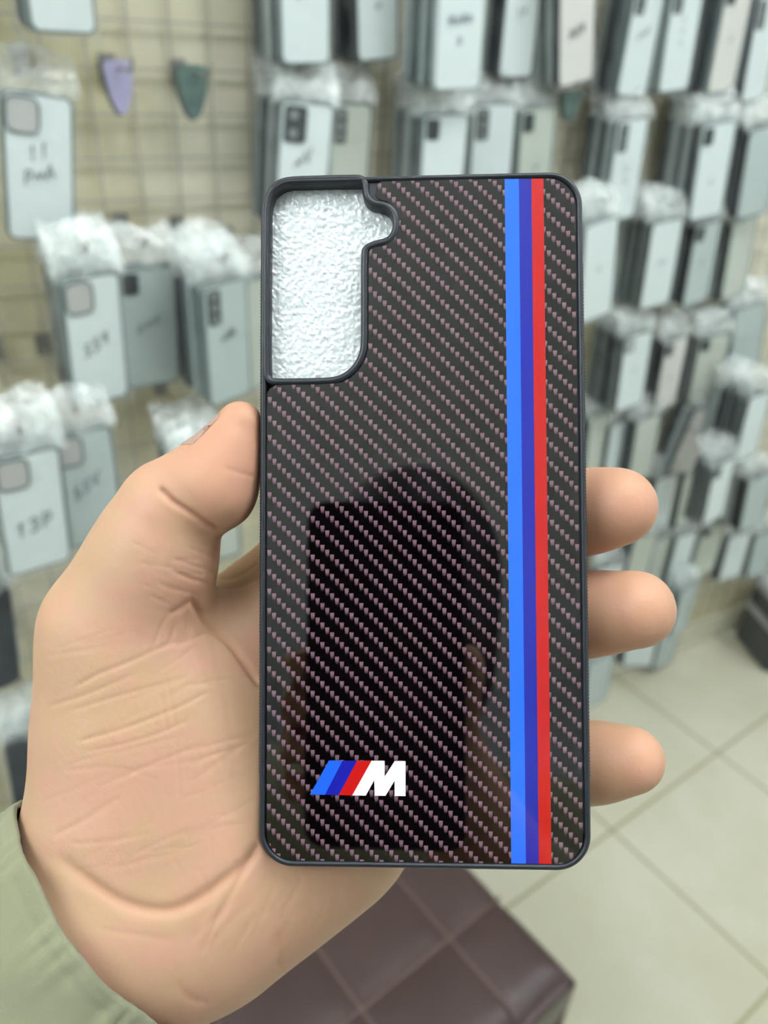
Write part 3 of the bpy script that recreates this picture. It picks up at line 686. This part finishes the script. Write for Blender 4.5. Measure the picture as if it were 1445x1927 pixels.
XX, YY = np.meshgrid(gx, gy, indexing='ij')
ZZ = -4.3 + .20 * (hashnoise(XX, YY, .9, 1) ** 2) + .22 * (hashnoise(XX * .9 + YY * .3, YY * .7, .5, 2) ** 3) + .12 * hashnoise(XX, YY, 4, 3)
nx, ny = XX.shape; Vf = np.stack([XX, YY, ZZ], -1).reshape(-1, 3) * .001
ii, jj = np.meshgrid(np.arange(nx - 1), np.arange(ny - 1), indexing='ij'); q = (ii * ny + jj).ravel()
Fs = np.stack([q, q + ny, q + ny + 1, q + 1], 1)
me = net_mesh('foam_top', Vf, Fs)
foam = tag(empty('foam_insert'), 'white bubbly foam sheet inside the phone case, seen through its camera opening', 'foam sheet')
foam.matrix_world = CASEM
new_obj('bubbly_surface', me, M['foam'], foam)
bm = bmesh.new(); prism(bm, [mm(rrect(73.0, 159.0, 6.4, 6))], -.0090, -.0047); from_bm('foam_sheet', bm, M['foam'], foam)

# ------------------------------------------------------------------ the person
person = empty('person', (0, 0, 0)); tag(person, 'person in light olive shirt holding the phone case up in one hand', 'person')
k2 = lambda r_, d: r_ * d / F
def RCn(a, b):                                       # (px,py,depth,r_px) pairs -> tapered capsule
    return cone(pxd(*a[:3]), pxd(*b[:3]), k2(a[3], a[2]), k2(b[3], b[2]))
HA = []                                             # (sdf, blend)
def chain(L, k):
    for a, b in zip(L, L[1:]): HA.append((RCn(a, b), k))
rotm = lambda a: np.array([[math.cos(a), -math.sin(a), 0], [math.sin(a), math.cos(a), 0], [0, 0, 1]])
# forearm, wrist and palm
AX = np.array([-.77, -.62, .15]); AX /= np.linalg.norm(AX)
wr = pxd(215, 1705, .208)
HA.append((cone(wr, wr + AX * .09, .0265, .031), .012))
HA.append((RCn((225, 1700, .209, 192), (470, 1560, .222, 190)), .02))       # wrist to palm heel
HA.append((RCn((400, 1690, .213, 165), (580, 1530, .219, 178)), .02))       # outer palm
HA.append((RCn((470, 1480, .226, 160), (680, 1290, .229, 140)), .02))
HA.append((RCn((480, 1300, .228, 130), (640, 1180, .229, 110)), .02))
HA.append((RCn((640, 1480, .229, 140), (740, 1400, .229, 120)), .02))
HA.append((ellip(pxd(290, 1405, .207), (k2(207, .207), k2(300, .207), .0215), rotm(.10)), .014))   # thenar
# fingers, from the knuckles round the back of the case to the visible tips
chain([(455, 1195, .226, 118), (640, 1042, .223, 106), (830, 930, .218, 82), (960, 870, .214, 66)], .010)
chain([(640, 1190, .229, 95), (860, 1020, .226, 82), (1050, 972, .211, 72), (1110, 962, .2045, 70), (1163, 953, .199, 72)], .006)
chain([(670, 1290, .229, 95), (880, 1180, .226, 80), (1050, 1166, .212, 70), (1120, 1156, .2050, 68), (1196, 1147, .199, 73)], .006)
chain([(700, 1400, .229, 90), (880, 1430, .225, 76), (1050, 1440, .211, 67), (1120, 1434, .204, 66), (1187, 1430, .199, 62)], .006)
# thumb
chain([(235, 1500, .205, 150), (215, 1180, .203, 111), (290, 1040, .199, 96), (322, 958, .1965, 87)], .012)
chain([(326, 950, .1965, 84), (388, 908, .1945, 77), (429, 857, .1935, 60), (452, 799, .193, 44)], .004)
HA.append((ellip(pxd(408, 922, .1935), (k2(70, .1935), k2(64, .1935), .0095), rotm(-.6)), .006))
CaseInv = np.linalg.inv(Rcase)
def hand_sdf(X, Y, Z):
    d = None
    for f_, k in HA:
        v_ = f_(X, Y, Z); d = v_ if d is None else smin(d, v_, k)
    # the held case pushes the skin flat where it touches
    qx = X - Tcase[0]; qy = Y - Tcase[1]; qz = Z - Tcase[2]
    lx = qx * Rcase[0, 0] + qy * Rcase[1, 0] + qz * Rcase[2, 0]; ly = qx * Rcase[0, 1] + qy * Rcase[1, 1] + qz * Rcase[2, 1]; lz = qx * Rcase[0, 2] + qy * Rcase[1, 2] + qz * Rcase[2, 2]
    r_ = .006; bx = np.abs(lx) - (OW / 2000 + .0002 - r_); by = np.abs(ly) - (OH / 2000 + .0002 - r_)
    d2 = np.sqrt(np.maximum(bx, 0) ** 2 + np.maximum(by, 0) ** 2) + np.minimum(np.maximum(bx, by), 0) - r_
    bz = np.maximum(-.0103 - lz, lz - .02)
    db = np.maximum(d2, bz)
    return smax(d, -db, .0015)
hv, hf = surface_net(hand_sdf, (-.17, -.175, -.27), (.088, .040, -.165), .0009)
me0 = net_mesh('hand0', hv, hf); me1 = subdivided(me0, 1)
nv = len(me1.vertices); co = np.empty(nv * 3, np.float32); me1.vertices.foreach_get('co', co); co = co.reshape(-1, 3).astype(float)
no = np.empty(nv * 3, np.float32); me1.vertices.foreach_get('normal', no); no = no.reshape(-1, 3)
PX = CX + F * co[:, 0] / -co[:, 2]; PY = CY - F * co[:, 1] / -co[:, 2]
front = np.clip(-(no * co / np.linalg.norm(co, axis=1)[:, None]).sum(1) * 3, 0, 1)
CREASE = [  # polyline in photograph pixels, width px, depth mm
 ([(300, 918), (322, 943), (356, 963), (385, 984), (410, 1000)], 5.5, 1.0), ([(318, 1156), (340, 1146), (366, 1127)], 6, .5),
 ([(362, 1129), (382, 1168), (392, 1182), (432, 1208), (459, 1248), (490, 1292)], 6, .9),
 ([(144, 1291), (187, 1267), (249, 1244), (311, 1213), (350, 1209), (392, 1190)], 4.5, .30), ([(136, 1337), (218, 1310), (292, 1291), (335, 1275)], 4, .2),
 ([(148, 1396), (233, 1372), (342, 1330), (389, 1302)], 4, .25), ([(90, 1330), (150, 1312), (250, 1270)], 4, .18), ([(167, 1415), (284, 1388), (350, 1357)], 4, .2), ([(190, 1480), (280, 1440), (380, 1400)], 4, .15),
 ([(310, 1165), (300, 1185), (290, 1215)], 4, .25), ([(330, 1160), (325, 1195), (318, 1212)], 4, .25), ([(352, 1150), (350, 1180), (356, 1206)], 4, .25), ([(266, 1150), (262, 1190), (258, 1225)], 4, .1),
 ([(116, 1618), (194, 1680), (248, 1707), (306, 1717), (349, 1707), (395, 1680), (438, 1645), (469, 1622), (488, 1585)], 13, .8),
 ([(403, 1738), (430, 1688), (465, 1630), (487, 1590)], 6, .5), ([(185, 1748), (271, 1761), (330, 1772)], 6, .14), ([(380, 1790), (400, 1745), (432, 1700)], 5, .3),
 ([(422, 880), (450, 890), (478, 897)], 4, .25), ([(330, 1052), (370, 1068), (400, 1075)], 4, .2), ([(325, 1075), (370, 1092), (392, 1100)], 4, .2), ([(300, 1098), (340, 1112), (372, 1120)], 4, .2),
 ([(400, 1088), (440, 1092), (487, 1060)], 4, .3), ([(395, 1105), (440, 1110), (487, 1090)], 4, .25),
 ([(330, 1850), (360, 1885), (390, 1886)], 9, .3), ([(522, 1755), (530, 1800), (520, 1822)], 8, .5), ([(660, 1640), (668, 1690), (676, 1712)], 7, .4), ([(400, 1200), (420, 1290), (440, 1400), (450, 1500)], 6, .10),
 ([(360, 1440), (400, 1420), (470, 1400)], 4, .15), ([(120, 1450), (220, 1440), (300, 1470)], 4, .12)]
rl = random.Random(21)
for k in range(46):                                  # faint skin lines over the ball of the thumb and the wrist
    x0_ = rl.uniform(80, 420); y0_ = rl.uniform(1190, 1660); ln_ = rl.uniform(50, 170); an_ = math.radians(rl.gauss(-20, 9))
    P_ = [(x0_ + ln_ * q * math.cos(an_), y0_ + ln_ * q * math.sin(an_) + rl.uniform(-5, 5)) for q in (0, .33, .66, 1)]; CREASE.append((P_, rl.uniform(3, 5), rl.uniform(.05, .14)))
for k in range(14):
    x0_ = rl.uniform(300, 450); y0_ = rl.uniform(1150, 1650); ln_ = rl.uniform(50, 120); an_ = math.radians(rl.gauss(70, 12))
    P_ = [(x0_ + ln_ * q * math.cos(an_), y0_ + ln_ * q * math.sin(an_) + rl.uniform(-5, 5)) for q in (0, .33, .66, 1)]; CREASE.append((P_, rl.uniform(3, 5), rl.uniform(.05, .12)))
for k in range(16):
    x0_ = rl.uniform(250, 370); y0_ = rl.uniform(1010, 1150); ln_ = rl.uniform(25, 70); an_ = math.radians(rl.gauss(18, 8))
    CREASE.append(([(x0_ + ln_ * q * math.cos(an_), y0_ + ln_ * q * math.sin(an_)) for q in (0, .5, 1)], 3.5, rl.uniform(.06, .15)))
for k in range(22):
    x0_ = rl.uniform(300, 640); y0_ = rl.uniform(1690, 1830); ln_ = rl.uniform(40, 110); an_ = math.radians(rl.gauss(-60, 16))
    CREASE.append(([(x0_ + ln_ * q * math.cos(an_), y0_ + ln_ * q * math.sin(an_) + rl.uniform(-3, 3)) for q in (0, .5, 1)], rl.uniform(4, 7), rl.uniform(.06, .15)))
cre = np.zeros(nv)
for pl, wd, dp in CREASE:
    P = np.array(pl, float)
    for _ in range(2):
        Q = [P[0]]
        for a, b in zip(P, P[1:]): Q += [.75 * a + .25 * b, .25 * a + .75 * b]
        P = np.array(Q + [P[-1]])
    m_ = (PX > P[:, 0].min() - 40) & (PX < P[:, 0].max() + 40) & (PY > P[:, 1].min() - 40) & (PY < P[:, 1].max() + 40) & (front > .05)
    idm = np.where(m_)[0]
    if len(idm) == 0: continue
    dmin = np.full(len(idm), 1e9); tm = np.zeros(len(idm)); L_ = len(P) - 1
    for k in range(L_):
        a = P[k]; ab = P[k + 1] - a; t_ = np.clip(((PX[idm] - a[0]) * ab[0] + (PY[idm] - a[1]) * ab[1]) / (ab @ ab + 1e-9), 0, 1)
        dd = np.hypot(PX[idm] - a[0] - t_ * ab[0], PY[idm] - a[1] - t_ * ab[1]); s_ = dd < dmin; dmin[s_] = dd[s_]; tm[s_] = (k + t_[s_]) / L_
    taper = np.clip(np.minimum(tm, 1 - tm) * 6 + .25, 0, 1)
    g_ = np.exp(-(dmin / wd) ** 2) * taper * dp * (1 if dp > .75 else .6) - np.exp(-((dmin - wd * 2.4) / (wd * 1.6)) ** 2) * taper * dp * .07
    cre[idm] += g_ * front[idm]
co2 = co - no * (cre * .001)[:, None]
me1.vertices.foreach_set('co', co2.astype(np.float32).ravel())
flush = np.zeros(nv)
for (tp_, rr_, a_) in ((pxd(1185, 950, .195), .016, .75), (pxd(1220, 1150, .195), .016, .7), (pxd(1205, 1435, .195), .014, .6), (pxd(440, 850, .188), .019, .8), (pxd(370, 930, .185), .012, .35),
                      (pxd(1125, 950, .2), .012, .35), (pxd(1150, 1150, .2), .012, .3), (pxd(1140, 1430, .2), .012, .3), (pxd(330, 1380, .186), .03, .12), (pxd(360, 1130, .19), .008, .4), (pxd(500, 1700, .2), .03, .18), (pxd(380, 970, .187), .007, .4)):
    flush = np.maximum(flush, a_ * np.exp(-(np.linalg.norm(co - tp_, axis=1) / rr_) ** 2))
flush = np.clip(flush + np.clip(cre, 0, .8) * .45, 0, 1)
hand_me = me1
hand_data = (co2, flush, np.array([p.vertices[:] for p in me1.polygons]))

# rest of the body, at the place where the photographer stands (also seen mirrored in the gloss)
ncase = Rcase[:, 2]
def mirror(p): p = np.array(p); return p - 2 * ncase * (p - Tcase).dot(ncase)
head_c = mirror(pxd(765, 1135, .76)); Hw = np.array(C2W(head_c))
upv = np.array([0, 0, 1.0]); fwd = np.array([math.sin(math.radians(30)), math.cos(math.radians(30)), 0]); rt = np.array([fwd[1], -fwd[0], 0])
neck = Hw - upv * .13 - fwd * .02; chest = Hw - upv * .38 - fwd * .05; pelvis = np.array([chest[0], chest[1], .95]) - fwd * .02
shL = neck - upv * .08 - rt * .17 - fwd * .03; shR = neck - upv * .08 + rt * .17 - fwd * .03
elL = np.array(C2W(wr + AX * .245)); wrL = np.array(C2W(wr + AX * .03))
phL = np.array(C2W((.012, -.075, .012)))            # grip on the photographing phone
elR = shR - upv * .24 + rt * .07 + fwd * .10; wrR = np.array(C2W((.032, -.158, .055)))
print('head', Hw, 'elbow-shoulder', np.linalg.norm(elL - shL), 'right', np.linalg.norm(elR - wrR))
headR = np.stack([rt, fwd, upv], 1)
BO = [(ellip(Hw + upv * .03 - fwd * .01, (.075, .095, .10), headR), .02), (ellip(Hw - upv * .04 + fwd * .012, (.058, .075, .085), headR), .03), (cone(Hw + fwd * .088 + upv * .01, Hw + fwd * .112 - upv * .03, .007, .014), .012),
      (ellip(Hw - rt * .077 - upv * .005 - fwd * .01, (.008, .018, .032), headR), .006), (ellip(Hw + rt * .077 - upv * .005 - fwd * .01, (.008, .018, .032), headR), .006),
      (cone(Hw - upv * .06 - fwd * .02, neck - upv * .05 - fwd * .02, .055, .06), .03),
      (cone(shL * .6 + neck * .4 - upv * .05, shR * .6 + neck * .4 - upv * .05, .075, .075), .05), (ellip(chest, (.16, .10, .22), headR), .06), (ellip(pelvis + upv * .08, (.155, .10, .18), headR), .06),
      (cone(shL, elL, .05, .04), .04), (cone(elL, wrL, .042, .028), .02), (cone(shR, elR, .05, .04), .04), (cone(elR, wrR, .042, .027), .02)]
for sx in (-1, 1):
    hp = pelvis + rt * sx * .09; kn = hp - upv * .43 + fwd * .02; an = np.array([kn[0], kn[1], .09]) - fwd * .03
    BO += [(cone(hp, kn, .085, .055), .04), (cone(kn, an, .055, .036), .03), (cone(an - upv * .03, an - upv * .045 + fwd * .15, .036, .028), .02)]
def pal(c): return np.array(C2W(c))
BO += [(cone(wrR, pal((.006, -.100, .044)), .025, .024), .02)]
for (bx_, by_) in ((-.050, -.060), (-.052, -.080), (-.052, -.100), (-.050, -.118)):      # fingers of the right hand round the phone
    BO += [(cone(pal((.006, by_ - .005, .034)), pal((-.030, by_, .020)), .0095, .009), .006), (cone(pal((-.030, by_, .020)), pal((bx_ - .010, by_ + .004, .008)), .009, .0075), .005)]
BO += [(cone(pal((.016, -.095, .030)), pal((.024, -.055, .016)), .011, .0085), .008)]
def body_sdf(X, Y, Z):
    d = None
    for f_, k in BO:
        v_ = f_(X, Y, Z); d = v_ if d is None else smin(d, v_, k)
    return d
pts = np.array([Hw, shL, shR, elL, elR, wrL, wrR, pelvis]); lo_ = np.minimum(pts.min(0) - .14, 9); hi_ = pts.max(0) + .14; lo_[2] = -.01; hi_[:2] = np.maximum(hi_[:2], (Hw + fwd * .25)[:2])
bv, bf = surface_net(body_sdf, lo_, hi_, .007)
# hand mesh to world, join as one body mesh
hw = (np.array([[CAMM[i_][j_] for j_ in range(3)] for i_ in range(3)]) @ hand_data[0].T).T + np.array(CAMM.translation)
V = np.concatenate([hw, bv]); Fs = np.concatenate([hand_data[2], bf + len(hw)])
bme = net_mesh('body', V, Fs)
att = bme.attributes.new('flush', 'FLOAT', 'POINT'); att.data.foreach_set('value', np.concatenate([hand_data[1], np.full(len(bv), .1)]).astype(np.float32))
new_obj('body', bme, M['skin'], person)
def cloth_part(name, prim, grow, mat, cut, h=.008):
    def f_(X, Y, Z):
        d = None
        for fn, k in prim:
            v_ = fn(X, Y, Z) - grow; d = v_ if d is None else smin(d, v_, k)
        for cfn in cut: d = np.maximum(d, cfn(X, Y, Z))
        return d
    v_, q_ = surface_net(f_, lo_, hi_, h); return new_obj(name, net_mesh(name, v_, q_), mat, person)
plane = lambda p, n: (lambda X, Y, Z: (X - p[0]) * n[0] + (Y - p[1]) * n[1] + (Z - p[2]) * n[2])
nL = (wrL - elL) / np.linalg.norm(wrL - elL); nR = (wrR - elR) / np.linalg.norm(wrR - elR)
cutL = elL + (wrL - elL) * .35
ball = lambda c, r_: (lambda X, Y, Z: r_ - np.sqrt((X - c[0]) ** 2 + (Y - c[1]) ** 2 + (Z - c[2]) ** 2))
shirt_prims = [BO[6], BO[7], BO[8], BO[9], (cone(elL, cutL, .042, .038), .02), BO[11], (cone(elR, elR + (wrR - elR) * .85, .042, .032), .02)]
cloth_part('shirt', shirt_prims, .012, M['shirt'], [lambda X, Y, Z: (pelvis[2] - .06) - Z + 0 * X])
cloth_part('trousers', [(ellip(pelvis + upv * .02, (.155, .10, .14), headR), .06)] + [BO[13 + 3 * s_ + k] for s_ in (0, 1) for k in (0, 1)], .013, M['trousers'], [lambda X, Y, Z: .07 - Z + 0 * X])
for s_ in (0, 1): cloth_part('shoe', [BO[15 + 3 * s_]], .010, M['shoe'], [lambda X, Y, Z: .0 - Z + 0 * X], .01)
def hair_f(X, Y, Z):
    d = smin(ellip(Hw - upv * .04 - fwd * .02, (.088, .09, .11), headR)(X, Y, Z), ellip(Hw + upv * .045 - fwd * .02, (.090, .108, .110), headR)(X, Y, Z), .03); q = ellip(Hw - upv * .03 + fwd * .055, (.052, .075, .085), headR)(X, Y, Z)
    return np.maximum(np.maximum(d, -q), Hw[2] - .13 - Z + 0 * X)
v_, q_ = surface_net(hair_f, Hw - .16, Hw + .2, .006); new_obj('hair', net_mesh('hair', v_, q_), M['hair'], person)
# thumbnail, laid on the back of the thumb tip
bm = bmesh.new(); G = []
tA = pxd(429, 857, .1935); tB = pxd(452, 799, .193); tax = (tB - tA) / np.linalg.norm(tB - tA)
N1 = np.cross(tax, [0, 0, 1.0]); N1 /= np.linalg.norm(N1); N1 = N1 if N1[0] < 0 else -N1; N2 = np.cross(tax, N1); N2 = N2 if N2[2] > 0 else -N2
rad = np.linspace(.001, .016, 400)
for k in range(13):
    a = k / 12; row = []
    for j in range(15):
        ph_ = math.radians(-58 + 100 * j / 14) ; d_ = N1 * math.cos(ph_) + N2 * math.sin(ph_)
        along = -.25 + 1.45 * a - .22 * abs(j / 7 - 1) ** 2 * (1 if a > .5 else -1)
        q = tA + (tB - tA) * along; P = q + rad[:, None] * d_
        sd = hand_sdf(P[:, 0], P[:, 1], P[:, 2]); hit = np.argmax(sd > 0); row.append(bm.verts.new(C2W(q + d_ * (rad[hit] + .0001))))
    G.append(row)
for A, B in zip(G, G[1:]):
    for j in range(14): bm.faces.new((A[j], A[j + 1], B[j + 1], B[j])).smooth = True
e = bmesh.ops.solidify(bm, geom=bm.faces[:], thickness=.0006)
from_bm('thumbnail', bm, M['nail'], person, True)
# near sleeve, fine mesh with folds and a stitched cuff
sc = pxd(207, 1712, .202)
A1 = np.cross(AX, [0, 0, 1]); A1 /= np.linalg.norm(A1); A2 = np.cross(A1, AX); A2 /= np.linalg.norm(A2)
if A2[2] < 0: A2 = -A2
NU, NV = 220, 150; V = []; UV = []
for k in range(NV + 1):
    s_ = k / NV; dist = s_ * .16
    for j in range(NU):
        th = 2 * math.pi * j / NU
        ra, rb = .0345 + .006 * s_, .0285 + .010 * s_
        w1 = .0008 * math.sin(3 * th + 9 * s_ + .5) * min(1, dist / .02) + .0009 * math.sin(5 * th - 14 * s_) * min(1, dist / .04) + .0003 * math.sin(9 * th + 30 * s_)
        w1 += .0004 * math.sin(th * 37 + 3 * math.sin(9 * th)) * math.exp(-abs(dist - .004) / .004)
        hem = -.0004 * math.exp(-((dist - .0045) / .0006) ** 2)
        q = sc + AX * (dist + .0004 * math.sin(5 * th) + .0003 * math.sin(11 * th) - .0012 * abs(math.sin(th))) + A1 * math.cos(th) * (ra + w1 + hem) + A2 * math.sin(th) * (rb + w1 + hem)
        V.append(C2W(q))
Fq = [(k * NU + j, k * NU + (j + 1) % NU, (k + 1) * NU + (j + 1) % NU, (k + 1) * NU + j) for k in range(NV) for j in range(NU)]
sl = from_data('sleeve', V, Fq, M['shirt'], person, True); sl['label'] = 'light olive cotton sleeve with hemmed cuff'
uv = sl.data.uv_layers.new(name='UVMap')
for pi, p in enumerate(sl.data.polygons):
    k, j = divmod(pi, NU)
    for li, (dj, dk) in zip(p.loop_indices, ((0, 0), (1, 0), (1, 1), (0, 1))): uv.data[li].uv = ((j + dj) / NU * .2 * 10, (k + dk) / NV * .16 * 10)
md = sl.modifiers.new('thick', 'SOLIDIFY'); md.thickness = .0012; md.offset = -1

# ------------------------------------------------------------------ the phone that takes the picture, in the other hand
ph = empty('smartphone'); ph.matrix_world = CAMM
tag(ph, 'dark smartphone held up in front of the face, mirrored in the glossy case', 'smartphone')
bm = bmesh.new()
o_ = rrect(.075, .161, .009, 8, -.0165, .021 - .0805)
sweep(bm, [(offset_loop(o_, -.0012), .0030), (o_, .0042), (o_, .0098), (offset_loop(o_, -.0012), .0110)])
bm2 = bm; prism(bm, [offset_loop(o_, -.0012), rrect(.010, .010, .0048, 6, 0, 0)], .0032, .0036); prism(bm, [offset_loop(o_, -.0012)], .0106, .0110)
from_bm('phone_body', bm, M['phone_glass'], ph)
bm = bmesh.new(); prism(bm, [offset_loop(o_, -.004)], .0110, .0112); from_bm('screen', bm, simple('phone_screen', (.3, .3, .3, 1), .1), ph)
bm = bmesh.new(); prism(bm, [rrect(.009, .009, .0044, 6, -.0, -.016)], .0024, .0032); from_bm('lens_ring', bm, M['rubber'], ph)
